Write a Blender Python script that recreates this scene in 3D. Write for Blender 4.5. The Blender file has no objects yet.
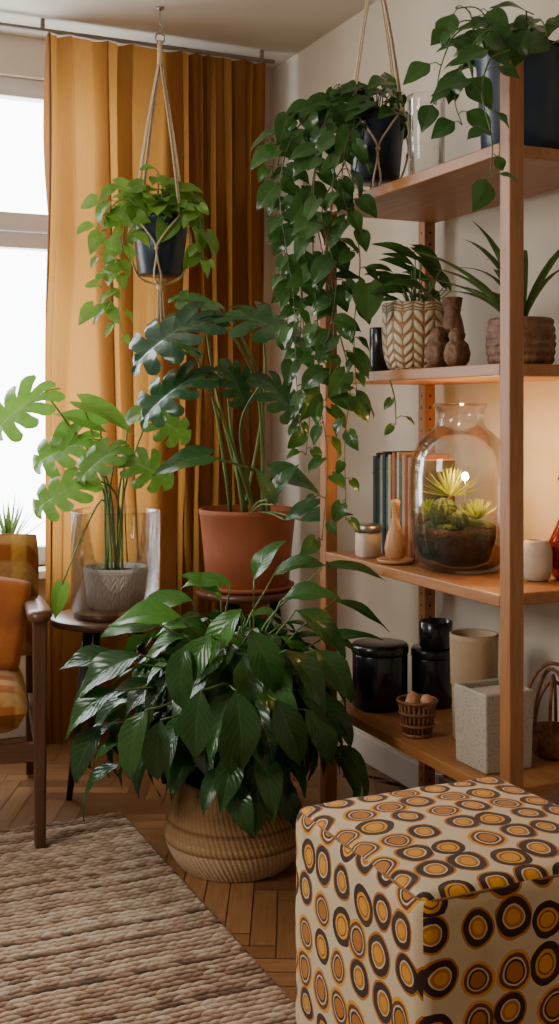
import bpy, math, random, bmesh
from mathutils import Vector, Matrix
import numpy as np
random.seed(7)
C = bpy.context.scene.collection
PI = math.pi
EYE = 1.2; F = 1150.0; YAW = math.radians(24.33)
cY, sY = math.cos(YAW), math.sin(YAW)

def at(px, py, Y):
    X = (px-279.5)/F*Y
    return Vector((cY*X+sY*Y, -sY*X+cY*Y, EYE-(py-410)/F*Y))
def camdir(x, y, z):
    return Vector((cY*x+sY*y, -sY*x+cY*y, z)).normalized()
TOCAM = camdir(0, -1, 0)

# ---------------------------------------------------------------- mesh helpers
ORG = {}
class MB:
    def __init__(s): s.v=[]; s.f=[]; s.uv=[]; s.t=[]; s.tint=.5
    def vert(s, p, uv=(0,0)):
        s.v.append((p[0],p[1],p[2])); s.uv.append(uv); s.t.append(s.tint); return len(s.v)-1
    def grid(s, rows, uvs, close=False):
        idx=[[s.vert(p,u) for p,u in zip(r,ur)] for r,ur in zip(rows,uvs)]
        for i in range(len(idx)-1):
            n=len(idx[i])
            for j in range(n if close else n-1):
                k=(j+1)%n
                s.f.append((idx[i][j],idx[i][k],idx[i+1][k],idx[i+1][j]))
        return idx
    def box(s, lo, hi):
        x0,y0,z0=lo; x1,y1,z1=hi
        b=[s.vert(p) for p in ((x0,y0,z0),(x1,y0,z0),(x1,y1,z0),(x0,y1,z0),(x0,y0,z1),(x1,y0,z1),(x1,y1,z1),(x0,y1,z1))]
        for q in ((0,3,2,1),(4,5,6,7),(0,1,5,4),(1,2,6,5),(2,3,7,6),(3,0,4,7)):
            s.f.append(tuple(b[i] for i in q))
        return s
    def prism(s, a, b, wa, wb):
        a=Vector(a); b=Vector(b); d=(b-a).normalized()
        x=Vector((1,0,0)) if abs(d.x)<.8 else Vector((0,1,0))
        x=(x-d*x.dot(d)).normalized(); y=d.cross(x)
        r=[]
        for c,w in ((a,wa),(b,wb)):
            r.append([s.vert(c+x*sx*w/2+y*sy*w/2) for sx,sy in ((-1,-1),(1,-1),(1,1),(-1,1))])
        for j in range(4):
            k=(j+1)%4; s.f.append((r[0][j],r[0][k],r[1][k],r[1][j]))
        s.f.append(tuple(reversed(r[0]))); s.f.append(tuple(r[1]))
        return s
    def tube(s, pts, r0, r1=None, n=6, caps=True):
        if r1 is None: r1=r0
        pts=[Vector(p) for p in pts]; N=len(pts)
        t=(pts[1]-pts[0]).normalized()
        x=Vector((1,0,0)) if abs(t.x)<.8 else Vector((0,1,0))
        x=(x-t*x.dot(t)).normalized()
        rows=[];uvs=[]
        for i,p in enumerate(pts):
            if i<N-1: t=(pts[i+1]-p)
            if 0<i<N-1: t=pts[i+1]-pts[i-1]
            if t.length<1e-9: t=Vector((0,0,1))
            t=t.normalized(); x=(x-t*x.dot(t)); 
            if x.length<1e-6: x=Vector((0,1,0))
            x=x.normalized(); y=t.cross(x); r=r0+(r1-r0)*i/(N-1)
            rows.append([p+x*math.cos(2*PI*j/n)*r+y*math.sin(2*PI*j/n)*r for j in range(n)])
            uvs.append([(j/n,i/(N-1)) for j in range(n)])
        idx=s.grid(rows,uvs,True)
        if caps: s.f.append(tuple(reversed(idx[0]))); s.f.append(tuple(idx[-1]))
        return s
    def lathe(s, prof, c, n=40, cap0=True, cap1=False, fn=None):
        rows=[];uvs=[];m=len(prof)
        for i,(r,z) in enumerate(prof):
            rr=[]
            for j in range(n):
                a=2*PI*j/n; q=r
                if fn: q=r*fn(a,z)
                rr.append((c[0]+q*math.cos(a),c[1]+q*math.sin(a),c[2]+z))
            rows.append(rr); uvs.append([(j/n,i/(m-1)) for j in range(n)])
        idx=s.grid(rows,uvs,True)
        if cap0: s.f.append(tuple(reversed(idx[0])))
        if cap1: s.f.append(tuple(idx[-1]))
        return s
    def ball(s, c, r, sz=1.0, n=16):
        prof=[(max(1e-4,r*math.sin(PI*i/10)), -r*sz*math.cos(PI*i/10)) for i in range(11)]
        return s.lathe(prof,c,n,True,True)
    def build(s, name, m, parent=None, origin=None, local=False, smooth=True, bevel=0, group=None):
        o0=Vector((0,0,0))
        if parent is not None and not local: o0=ORG.get(parent.name,Vector((0,0,0)))
        if origin is not None: o0=Vector(origin)
        me=bpy.data.meshes.new(name)
        me.from_pydata([(a-o0.x,b-o0.y,c-o0.z) for a,b,c in s.v],[],s.f)
        uvl=me.uv_layers.new(name='UVMap')
        vi=np.empty(len(me.loops),dtype=np.int32); me.loops.foreach_get('vertex_index',vi)
        uvl.data.foreach_set('uv',np.array(s.uv,dtype=np.float32)[vi].ravel())
        at_=me.attributes.new('tint','FLOAT','POINT'); at_.data.foreach_set('value',np.array(s.t,dtype=np.float32))
        if smooth: me.polygons.foreach_set('use_smooth',[True]*len(me.polygons))
        me.materials.append(m)
        me.update()
        o=bpy.data.objects.new(name,me); C.objects.link(o)
        if parent is not None: o.parent=parent
        elif origin is not None: o.location=o0
        ORG[o.name]=o0
        if bevel:
            b=o.modifiers.new('bevel','BEVEL'); b.width=bevel; b.segments=2; b.limit_method='ANGLE'
            if smooth:
                me.polygons.foreach_set('use_smooth',[False]*len(me.polygons))
        return o

def tag(o,label=None,cat=None,group=None,kind=None):
    if label: o['label']=label
    if cat: o['category']=cat
    if group: o['group']=group
    if kind: o['kind']=kind
    return o
def thing(name,label,cat,loc,group=None,rz=0):
    o=bpy.data.objects.new(name,None); C.objects.link(o); o.location=loc; o.rotation_euler=(0,0,rz)
    o.empty_display_size=.05
    ORG[o.name]=Vector(loc); return tag(o,label,cat,group)

def catmull(P,k=6):
    P=[Vector(p) for p in P]; Q=[P[0]*2-P[1]]+P+[P[-1]*2-P[-2]]; out=[]
    for i in range(1,len(Q)-2):
        a,b,c,d=Q[i-1],Q[i],Q[i+1],Q[i+2]
        for j in range(k):
            t=j/k
            out.append(.5*((2*b)+(c-a)*t+(2*a-5*b+4*c-d)*t*t+(3*b-a-3*c+d)*t**3))
    out.append(P[-1]); return out

# ---------------------------------------------------------------- materials
class NT:
    def __init__(s,name):
        s.m=bpy.data.materials.new(name); s.m.use_nodes=True; s.t=s.m.node_tree; s.t.nodes.clear()
        s.out=s.n('ShaderNodeOutputMaterial')
    def n(s,ty,**k):
        x=s.t.nodes.new(ty)
        for a,b in k.items(): setattr(x,a,b)
        return x
    def l(s,a,b): s.t.links.new(a,b)
    def set(s,sock,v):
        if isinstance(v,bpy.types.NodeSocket): s.l(v,sock)
        else: sock.default_value=v
    def math(s,op,a,b=0.0,c=None):
        x=s.n('ShaderNodeMath',operation=op); s.set(x.inputs[0],a); s.set(x.inputs[1],b)
        if c is not None: s.set(x.inputs[2],c)
        return x.outputs[0]
    def mix(s,f,a,b):
        x=s.n('ShaderNodeMix',data_type='RGBA'); s.set(x.inputs[0],f)
        s.set(x.inputs[6],a if not isinstance(a,tuple) else rgba(a)); s.set(x.inputs[7],b if not isinstance(b,tuple) else rgba(b))
        return x.outputs[2]
    def noise(s,vec,scale,detail=4,rough=.5):
        x=s.n('ShaderNodeTexNoise'); x.inputs['Scale'].default_value=scale; x.inputs['Detail'].default_value=detail
        x.inputs['Roughness'].default_value=rough
        if vec is not None: s.l(vec,x.inputs['Vector'])
        return x.outputs['Fac']
    def ramp(s,f,stops,const=False):
        x=s.n('ShaderNodeValToRGB'); s.set(x.inputs[0],f); r=x.color_ramp
        if const: r.interpolation='CONSTANT'
        r.elements[0].position=stops[0][0]; r.elements[0].color=rgba(stops[0][1])
        r.elements[1].position=stops[1][0]; r.elements[1].color=rgba(stops[1][1])
        for p,c in stops[2:]:
            e=r.elements.new(p); e.color=rgba(c)
        return x.outputs[0]
    def maprange(s,v,a,b,c=0.0,d=1.0):
        x=s.n('ShaderNodeMapRange'); s.set(x.inputs[0],v)
        for i,q in enumerate((a,b,c,d)): x.inputs[i+1].default_value=q
        return x.outputs[0]
    def bump(s,h,strength=.3,dist=.01):
        x=s.n('ShaderNodeBump'); x.inputs['Strength'].default_value=strength; x.inputs['Distance'].default_value=dist
        s.l(h,x.inputs['Height']); return x.outputs[0]
    def bsdf(s,col,rough=.6,metal=0,bump=None,sheen=0,spec=.5,coat=0,emit=None,es=0):
        p=s.n('ShaderNodeBsdfPrincipled'); s.set(p.inputs['Base Color'],rgba(col) if isinstance(col,tuple) else col)
        s.set(p.inputs['Roughness'],rough); p.inputs['Metallic'].default_value=metal
        p.inputs['Specular IOR Level'].default_value=spec; p.inputs['Coat Weight'].default_value=coat
        p.inputs['Sheen Weight'].default_value=sheen
        if bump is not None: s.l(bump,p.inputs['Normal'])
        if emit: p.inputs['Emission Color'].default_value=rgba(emit); p.inputs['Emission Strength'].default_value=es
        return p.outputs[0]
    def done(s,sh): s.l(sh,s.out.inputs[0]); return s.m
    def obj(s): return s.n('ShaderNodeTexCoord').outputs['Object']
    def uv(s): return s.n('ShaderNodeTexCoord').outputs['UV']
    def mapping(s,vec,scale=(1,1,1),rot=(0,0,0)):
        x=s.n('ShaderNodeMapping'); s.l(vec,x.inputs[0]); x.inputs['Scale'].default_value=scale; x.inputs['Rotation'].default_value=rot
        return x.outputs[0]
def rgba(c): return (c[0],c[1],c[2],1.0)

def plain(name,c1,c2=None,rough=.6,scale=20,metal=0,bs=.15,sheen=0,coat=0,bscale=None,dist=.003,spec=.5):
    t=NT(name); o=t.obj(); f=t.noise(o,scale)
    c2=c2 or tuple(x*.8 for x in c1)
    f2=t.maprange(f,.3,.7)
    col=t.mix(f2,c1,c2)
    b=t.bump(t.noise(o,bscale or scale*6),bs,dist)
    return t.done(t.bsdf(col,rough,metal,b,sheen,spec,coat))
def wood(name,c1,c2,axis='x',rough=.45,scale=1.0,holes=False):
    t=NT(name); sc={'x':(2,22,22),'y':(22,2,22),'z':(22,22,2)}[axis]
    ob=t.obj()
    v=t.mapping(ob,tuple(a*scale for a in sc)); f=t.noise(v,1.6,6,.6)
    g=t.noise(t.mapping(ob,tuple(a*scale*4 for a in sc)),2,4)
    col=t.ramp(f,[(.25,c1),(.7,c2)])
    col=t.mix(t.maprange(g,.45,.75,0,.35),col,tuple(x*.55 for x in c1))
    if holes:
        sp=t.n('ShaderNodeSeparateXYZ'); t.l(ob,sp.inputs[0])
        dz=t.math('MULTIPLY',t.math('SUBTRACT',t.math('FRACT',t.math('MULTIPLY',sp.outputs[2],1/.035)),.5),.035)
        def dist(coord,cc):
            dx=t.math('SUBTRACT',coord,cc); return t.math('SQRT',t.math('ADD',t.math('MULTIPLY',dx,dx),t.math('MULTIPLY',dz,dz)))
        d=t.math('MINIMUM',dist(sp.outputs[0],holes[0]),dist(sp.outputs[1],holes[1]))
        col=t.mix(t.math('LESS_THAN',d,.0045),col,(.02,.01,.006))
    return t.done(t.bsdf(col,rough,0,t.bump(g,.12,.002)))
def leafmat(name,dark,light,vein,rough=.33,trans=.22,nv=9,spec=.5,vs=.1,bs=.18):
    t=NT(name); uv=t.uv(); sp=t.n('ShaderNodeSeparateXYZ'); t.l(uv,sp.inputs[0])
    a=t.math('ABSOLUTE',t.math('MULTIPLY',t.math('SUBTRACT',sp.outputs[0],.5),2.0))
    rib=t.maprange(a,.0,.07,1,0)
    ph=t.math('SUBTRACT',t.math('MULTIPLY',sp.outputs[1],float(nv)),t.math('MULTIPLY',a,nv*.28))
    w=t.math('SINE',t.math('MULTIPLY',ph,2*PI))
    w01=t.maprange(w,-1,1)
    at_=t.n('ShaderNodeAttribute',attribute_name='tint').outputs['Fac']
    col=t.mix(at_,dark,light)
    nz=t.noise(t.obj(),30,2); col=t.mix(t.maprange(nz,.4,.8,0,.35),col,tuple(x*.6 for x in dark))
    col=t.mix(t.math('MULTIPLY',t.math('POWER',w01,8.0),vs),col,vein)
    col=t.mix(t.math('MULTIPLY',rib,.45),col,vein)
    h=t.math('ADD',t.math('MULTIPLY',w01,-.4),t.math('MULTIPLY',rib,-1.0))
    b=t.bump(h,bs,.004)
    p=t.bsdf(col,rough,0,b,spec=spec)
    tr=t.n('ShaderNodeBsdfTranslucent'); t.l(t.mix(.5,col,light),tr.inputs[0]); 
    mx=t.n('ShaderNodeMixShader'); mx.inputs[0].default_value=trans; t.l(p,mx.inputs[1]); t.l(tr.outputs[0],mx.inputs[2])
    return t.done(mx.outputs[0])
def glass(name,tint=(1,1,1),k=.99,hi=.6):
    t=NT(name); tr=t.n('ShaderNodeBsdfTransparent'); tr.inputs[0].default_value=rgba(tuple(x*k for x in tint))
    g=t.n('ShaderNodeBsdfGlossy'); g.inputs['Roughness'].default_value=.03
    lw=t.n('ShaderNodeLayerWeight'); lw.inputs[0].default_value=.25
    f=t.maprange(lw.outputs['Fresnel'],0,1,.02,hi)
    mx=t.n('ShaderNodeMixShader'); t.l(f,mx.inputs[0]); t.l(tr.outputs[0],mx.inputs[1]); t.l(g.outputs[0],mx.inputs[2])
    return t.done(mx.outputs[0])

SX0,SX1,SY0,SY1=1.485,1.855,2.07,3.0
pw=.038
M={}
M['wall']=plain('plaster_wall',(.66,.59,.49),(.62,.55,.45),.85,3,bs=.2,bscale=60)
M['ceil']=plain('plaster_ceiling',(.62,.57,.49),(.58,.53,.46),.9,3,bs=.1,bscale=60)
M['white']=plain('white_paint',(.70,.68,.65),(.66,.64,.61),.4,6,bs=.03)
M['rail']=plain('ceiling_rail_paint',(.20,.16,.12),(.16,.13,.10),.5,6,bs=.03)
M['shelfY']=wood('oak_board',(.28,.11,.034),(.46,.20,.066),'y')
M['shelfZ']=wood('oak_post',(.26,.10,.032),(.42,.18,.060),'z')
M['shelfH']=wood('oak_post_with_peg_holes',(.26,.10,.032),(.42,.18,.060),'z',holes=(SX1-pw/2-1.67,SY1-pw/2-2.51))
M['darkwoodZ']=wood('dark_walnut_z',(.06,.022,.011),(.12,.05,.024),'z',.35)
M['darkwoodX']=wood('dark_walnut_x',(.07,.027,.013),(.14,.058,.027),'x',.35)
M['black_leg']=plain('black_painted_wood',(.012,.011,.010),(.018,.016,.014),.4,10)
M['navy']=plain('navy_glazed_ceramic',(.010,.026,.048),(.007,.018,.036),.35,8,bs=.05,coat=.1)
M['soil']=plain('potting_soil',(.03,.018,.01),(.01,.006,.004),.95,60,bs=.8,bscale=120,dist=.01)
M['terracotta']=plain('terracotta',(.38,.11,.042),(.31,.085,.033),.7,12,bs=.1)
M['rope']=plain('cotton_rope',(.64,.50,.33),(.50,.38,.25),.9,120,bs=.6,bscale=400)
M['metal']=plain('brushed_metal',(.4,.38,.35),None,.35,20,metal=1)
M['blackglaze']=plain('black_glaze',(.007,.009,.012),(.012,.013,.016),.25,8,bs=.05,coat=.3)
M['beige']=plain('beige_stoneware',(.48,.34,.21),(.42,.30,.18),.6,30,bs=.2)
M['beige2']=plain('sand_stoneware',(.40,.29,.17),(.34,.24,.14),.7,30,bs=.2)
M['cream']=plain('cream_ceramic',(.58,.49,.37),(.50,.42,.32),.5,30,bs=.1)
M['tanwood']=wood('turned_beech',(.46,.22,.09),(.58,.31,.135),'z')
M['carved']=plain('carved_dark_wood',(.24,.115,.05),(.10,.045,.02),.55,45,bs=.8,bscale=70,dist=.008)
M['wicker']=plain('brown_wicker',(.28,.11,.04),(.14,.055,.02),.6,90,bs=.8,bscale=160,dist=.004)
M['egg']=plain('brown_egg',(.58,.30,.16),(.48,.24,.12),.5,40,bs=.05)
M['glass']=glass('thin_clear_glass')
M['pane']=glass('window_glass',k=.99,hi=.2)
M['pages']=plain('book_pages',(.58,.50,.38),(.46,.39,.30),.9,80)
M['stem']=plain('green_stem',(.12,.20,.045),(.08,.15,.03),.5,20)
M['stemL']=plain('pale_green_stem',(.16,.26,.06),(.11,.19,.04),.5,20)
M['vine']=plain('brown_green_vine',(.10,.12,.03),(.07,.06,.02),.6,20)
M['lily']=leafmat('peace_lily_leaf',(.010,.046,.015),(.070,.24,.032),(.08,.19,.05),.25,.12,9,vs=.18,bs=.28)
M['monD']=leafmat('dark_monstera_leaf',(.013,.060,.028),(.07,.19,.045),(.12,.24,.07),.23,.15,7,vs=.15)
M['monL']=leafmat('bright_monstera_leaf',(.035,.130,.022),(.17,.37,.05),(.26,.42,.10),.30,.32,6,vs=.15)
M['pothos']=leafmat('pothos_leaf',(.013,.058,.015),(.080,.20,.028),(.10,.21,.055),.27,.18,5,vs=.06,bs=.12)
M['pothosL']=leafmat('golden_pothos_leaf',(.06,.19,.025),(.25,.45,.07),(.32,.46,.12),.33,.36,5,vs=.08)
M['grass']=leafmat('strap_leaf',(.04,.11,.025),(.17,.27,.07),(.3,.36,.17),.4,.25,1)
M['succ']=leafmat('succulent_leaf',(.05,.16,.02),(.27,.34,.035),(.24,.28,.05),.45,.3,1)
M['moss']=plain('moss',(.055,.095,.014),(.02,.04,.008),.95,60,bs=1,bscale=150,dist=.01)

def mat_curtain():
    t=NT('ochre_curtain_fabric'); o=t.obj()
    f=t.noise(t.mapping(o,(60,60,6)),3,3); col=t.mix(t.maprange(f,.3,.7),(.20,.080,.021),(.135,.053,.014))
    w=t.noise(t.mapping(o,(500,500,500)),1,1)
    b=t.bump(w,.35,.001)
    p=t.bsdf(col,.85,0,b,sheen=.12,spec=.1)
    tr=t.n('ShaderNodeBsdfTranslucent'); tr.inputs[0].default_value=(.72,.33,.07,1)
    mx=t.n('ShaderNodeMixShader'); mx.inputs[0].default_value=.27; t.l(p,mx.inputs[1]); t.l(tr.outputs[0],mx.inputs[2])
    return t.done(mx.outputs[0])
M['curtain']=mat_curtain()

def mat_floor():
    t=NT('herringbone_oak'); a=t.n('ShaderNodeAttribute',attribute_name='tint').outputs['Fac']
    uv=t.uv(); f=t.noise(t.mapping(uv,(3,40,1)),2,5,.6)
    col=t.mix(a,(.20,.088,.033),(.42,.21,.085)); col=t.mix(t.maprange(f,.35,.7,0,.5),col,(.14,.06,.024))
    return t.done(t.bsdf(col,.38,0,t.bump(f,.1,.002)))
M['floor']=mat_floor()

def mat_rug():
    t=NT('braided_wool'); a=t.n('ShaderNodeAttribute',attribute_name='tint').outputs['Fac']
    col=t.ramp(a,[(0,(.06,.038,.027)),(.2,(.20,.12,.078)),(.42,(.40,.28,.19)),(.65,(.57,.45,.33)),(1,(.72,.63,.50))])
    n=t.noise(t.obj(),260,2); n2=t.noise(t.mapping(t.obj(),(22,80,1)),1,3)
    col=t.mix(t.maprange(n,.35,.7,0,.3),col,(.15,.09,.06)); col=t.mix(t.maprange(n2,.54,.64,0,.45),col,(.26,.115,.07))
    return t.done(t.bsdf(col,.95,0,t.bump(n,.5,.003),sheen=.1,spec=.1))
M['rug']=mat_rug()

def mat_ottoman():
    t=NT('retro_circle_velvet'); uv=t.uv()
    def warp(amount,scale):
        nz=t.n('ShaderNodeTexNoise'); nz.inputs['Scale'].default_value=scale; nz.inputs['Detail'].default_value=1; t.l(uv,nz.inputs['Vector'])
        sb=t.n('ShaderNodeVectorMath',operation='SUBTRACT'); t.l(nz.outputs['Color'],sb.inputs[0]); sb.inputs[1].default_value=(.5,.5,.5)
        ms=t.n('ShaderNodeVectorMath',operation='SCALE'); ms.inputs[3].default_value=amount; t.l(sb.outputs[0],ms.inputs[0])
        ad=t.n('ShaderNodeVectorMath',operation='ADD'); t.l(uv,ad.inputs[0]); t.l(ms.outputs[0],ad.inputs[1]); return ad.outputs[0]
    wv=warp(.016,14)
    v=t.n('ShaderNodeTexVoronoi',voronoi_dimensions='2D'); v.inputs['Scale'].default_value=14.8; v.inputs['Randomness'].default_value=.26
    t.l(wv,v.inputs['Vector'])
    d=v.outputs['Distance']; cr=t.n('ShaderNodeSeparateColor'); t.l(v.outputs['Color'],cr.inputs[0])
    d=t.math('MULTIPLY',d,t.maprange(cr.outputs[2],0,1,.86,1.04))
    d=t.math('ADD',d,t.math('MULTIPLY',t.math('SUBTRACT',t.noise(uv,120,2),.5),.03))
    cream=(.64,.51,.33); gold=(.68,.30,.020); must=(.44,.155,.013); br=(.13,.036,.010); dk=(.035,.013,.008)
    A=t.ramp(d,[(0,gold),(.19,br),(.225,gold),(.29,dk),(.44,cream)],True)
    B=t.ramp(d,[(0,must),(.21,dk),(.26,cream),(.30,br),(.38,gold),(.455,cream)],True)
    D=t.ramp(d,[(0,gold),(.15,must),(.22,cream),(.255,dk),(.40,must),(.45,cream)],True)
    c=t.mix(t.math('GREATER_THAN',cr.outputs[0],.5),A,B); c=t.mix(t.math('GREATER_THAN',cr.outputs[1],.6),c,D)
    n2=t.noise(uv,600,2); n3=t.noise(uv,14,3)
    c=t.mix(t.maprange(n2,.4,.7,0,.2),c,(.06,.03,.02)); c=t.mix(t.maprange(n3,.5,.8,0,.3),c,(.18,.07,.015))
    return t.done(t.bsdf(c,.8,0,t.bump(n2,.3,.001),sheen=.1,spec=.2))
M['ottoman']=mat_ottoman()
M['piping']=plain('brown_piping',(.32,.17,.06),(.14,.06,.02),.8,60)

def mat_basket():
    t=NT('seagrass_weave'); uv=t.uv(); sp=t.n('ShaderNodeSeparateXYZ'); t.l(uv,sp.inputs[0])
    a=t.math('SINE',t.math('ADD',t.math('MULTIPLY',sp.outputs[0],2*PI*84),t.math('MULTIPLY',t.math('FLOOR',t.math('MULTIPLY',sp.outputs[1],28.0)),1.3)))
    f=t.maprange(a,-1,1)
    base=t.ramp(sp.outputs[1],[(0,(.60,.45,.29)),(.30,(.60,.45,.29)),(.32,(.20,.11,.05)),(.35,(.42,.27,.13)),(.50,(.36,.22,.105)),(.54,(.16,.08,.035)),(.57,(.34,.20,.09)),(.70,(.20,.11,.045))])
    nz=t.noise(t.mapping(uv,(60,20,1)),2,3)
    c=t.mix(t.maprange(nz,.35,.7,0,.3),base,(.24,.14,.07)); c=t.mix(t.math('MULTIPLY',t.math('POWER',f,2.0),.3),c,(.16,.09,.04))
    return t.done(t.bsdf(c,.8,0,t.bump(f,.5,.004),spec=.2))
M['basket']=mat_basket()

def mat_braid(name,c1,c2,N,Mv,k,thr=.0):
    t=NT(name); uv=t.uv(); sp=t.n('ShaderNodeSeparateXYZ'); t.l(uv,sp.inputs[0])
    un=t.math('MULTIPLY',sp.outputs[0],float(N)); x=t.math('FRACT',un); par=t.math('MODULO',t.math('FLOOR',un),2.0)
    sg=t.math('SUBTRACT',t.math('MULTIPLY',par,2.0),1.0)
    ph=t.math('ADD',t.math('MULTIPLY',sp.outputs[1],float(Mv)),t.math('MULTIPLY',t.math('MULTIPLY',sg,t.math('SUBTRACT',x,.5)),k))
    w=t.math('ABSOLUTE',t.math('SINE',t.math('MULTIPLY',ph,PI)))
    lens=t.math('SINE',t.math('MULTIPLY',x,PI))
    f0=t.math('SUBTRACT',t.math('MULTIPLY',w,t.math('POWER',lens,.5)),.5+thr)
    f=t.maprange(f0,-.08,.08)
    c=t.mix(f,c2,c1)
    return t.done(t.bsdf(c,.5,0,t.bump(t.maprange(f0,-.3,.4),.8,.006)))
M['leafpot']=mat_braid('leaf_relief_glaze',(.68,.56,.38),(.34,.18,.065),20,15,.8,-.08)
M['ribpot']=mat_braid('white_relief',(.90,.87,.80),(.78,.73,.65),44,18,1.0)

def mat_plaid():
    t=NT('mustard_woven_check'); o=t.obj(); sp=t.n('ShaderNodeSeparateXYZ'); t.l(o,sp.inputs[0])
    a=t.maprange(t.math('SINE',t.math('MULTIPLY',sp.outputs[0],70.0)),-.3,.3)
    b=t.maprange(t.math('SINE',t.math('MULTIPLY',t.math('ADD',sp.outputs[2],sp.outputs[1]),60.0)),-.3,.3)
    n=t.noise(o,40,3)
    c=t.mix(a,(.50,.26,.05),(.30,.095,.018)); c=t.mix(t.math('MULTIPLY',b,.5),c,(.58,.38,.14)); c=t.mix(t.maprange(n,.5,.8,0,.5),c,(.20,.07,.02))
    return t.done(t.bsdf(c,.9,0,t.bump(t.noise(o,300),.3,.001),sheen=.1,spec=.2))
M['plaid']=mat_plaid()
M['orange']=plain('rust_velvet',(.42,.125,.012),(.28,.07,.008),.8,14,bs=.3,bscale=200,sheen=.2)
t=NT('speckled_concrete'); v=t.n('ShaderNodeTexVoronoi'); v.inputs['Scale'].default_value=160; t.l(t.obj(),v.inputs['Vector'])
c=t.mix(t.maprange(v.outputs['Distance'],.12,.3),(.12,.11,.09),(.42,.37,.30)); M['concrete']=t.done(t.bsdf(c,.8))
t=NT('amber_red_glass'); p=t.n('ShaderNodeBsdfPrincipled'); p.inputs['Base Color'].default_value=(.40,.035,.010,1); p.inputs['Roughness'].default_value=.06
p.inputs['Transmission Weight'].default_value=.6; M['redglass']=t.done(p.outputs[0])
t=NT('warm_bulb'); e=t.n('ShaderNodeEmission'); e.inputs[0].default_value=(1,.50,.13,1); e.inputs[1].default_value=140; M['bulb']=t.done(e.outputs[0])
M['facade']=plain('pale_facade',(.55,.53,.50),(.5,.48,.45),.9,1)
M['facadewin']=plain('facade_window',(.35,.37,.4),None,.3,1)

# ---------------------------------------------------------------- leaves
PROF={'heart':[(0,.42),(.07,.78),(.22,1),(.42,.92),(.62,.66),(.8,.35),(.92,.13),(1,0)],
      'lily':[(0,.04),(.07,.34),(.22,.82),(.38,1),(.55,.88),(.74,.52),(.88,.2),(1,0)],
      'strap':[(0,.55),(.3,1),(.6,.85),(.85,.45),(1,0)],
      'narrow':[(0,.1),(.15,.6),(.4,1),(.7,.7),(.9,.25),(1,0)]}
def frame(d,n):
    d=Vector(d).normalized(); n=Vector(n); n=n-d*n.dot(d)
    if n.length<1e-4: n=Vector((0,0,1))-d*d.z
    if n.length<1e-4: n=Vector((1,0,0))
    n=n.normalized(); return d,n,d.cross(n)
def bendpt(B,d,n,x,px_,y,z,a,L):
    if abs(a)<1e-3: return B+d*y+n*z+x*px_
    th=a*y/L; R=L/a
    return B+d*(math.sin(th)*R)+n*(-(1-math.cos(th))*R)+(n*math.cos(th)+d*math.sin(th))*z+x*px_
def leaf(mb,B,d,n,L,W,kind='lily',droop=.6,fold=.22,tint=None,wav=.03):
    mb.tint=random.random() if tint is None else max(0,min(1,tint+random.uniform(-.18,.18)))
    d,n,x=frame(d,n); B=Vector(B); prof=PROF[kind]; rows=[];uvs=[]; ph=random.uniform(0,6); tw=random.uniform(-.25,.25)
    K=10 if kind!='strap' else 8
    for i in range(K+1):
        v=i/K
        for k in range(len(prof)-1):
            if prof[k][0]<=v<=prof[k+1][0]+1e-9:
                q=(v-prof[k][0])/(prof[k+1][0]-prof[k][0]); w=prof[k][1]+(prof[k+1][1]-prof[k][1])*q; break
        r=[];u_=[]
        for u in (-1,-.6,-.25,0,.25,.6,1):
            y=v*L
            if kind=='heart': y-=.17*L*abs(u)*(1-v)**4
            z=fold*abs(u)*w*W*.5 + wav*W*math.sin(v*11+ph+(1.5 if u>0 else 0))*u*u + tw*u*w*W*.5*v
            r.append(bendpt(B,d,n,x,u*w*W*.5,y,z,droop,L)); u_.append((u*.5+.5,v))
        rows.append(r); uvs.append(u_)
    mb.grid(rows,uvs)
def monstera(mb,B,d,n,L,W,droop=.5,fold=.15,tint=None,lobes=7):
    mb.tint=random.random() if tint is None else max(0,min(1,tint+random.uniform(-.12,.12)))
    d,n,x=frame(d,n); B=Vector(B)
    def outer(t):
        a=math.radians(-128+ t*218)
        r=.54*W*(1.0-.10*math.cos(2*a))
        ox=math.cos(a)*r; oy=.38*L+math.sin(a)*r*(L/W)*1.12
        if t>.85: ox*=1-(t-.85)/.15*.9
        return max(ox,0.0)+.02*W*(1-t),oy
    for sd in (-1,1):
        for k in range(lobes):
            t0=k/lobes; t1=(k+1)/lobes; tc=(t0+t1)/2; hw=(t1-t0)/2; gs=.36+.14*random.random(); ln=1-.10*random.random(); cu_=.6*math.sin(k*2.1+sd)
            rows=[];uvs=[]
            for j in range(9):
                r=j/8
                gap=.04+((r-gs)/(1-gs))**.6*.25 if r>gs else 0
                row=[];ur=[]
                for q in range(5):
                    qq=q/4*2-1
                    t=tc+qq*hw*(1-gap)
                    ox,oy=outer(t); my=min(.98,max(0.0,t*1.0))*L*.92
                    rr=r*ln*(1-.14*abs(qq)**2.5*(1 if r>.5 else 0))
                    X=ox*rr; Y=my+(oy-my)*rr**1.1
                    z=fold*X + .02*W*math.cos(qq*PI)*r*(-1) - .24*W*max(0,r-.4)**2*(1+cu_)
                    row.append(bendpt(B,d,n,x,sd*X,Y,z,droop,L) if Y>0 else B+d*Y+n*z+x*sd*X); ur.append((.5+sd*.5*rr,t))
                rows.append(row); uvs.append(ur)
            mb.grid(rows,uvs)
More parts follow.
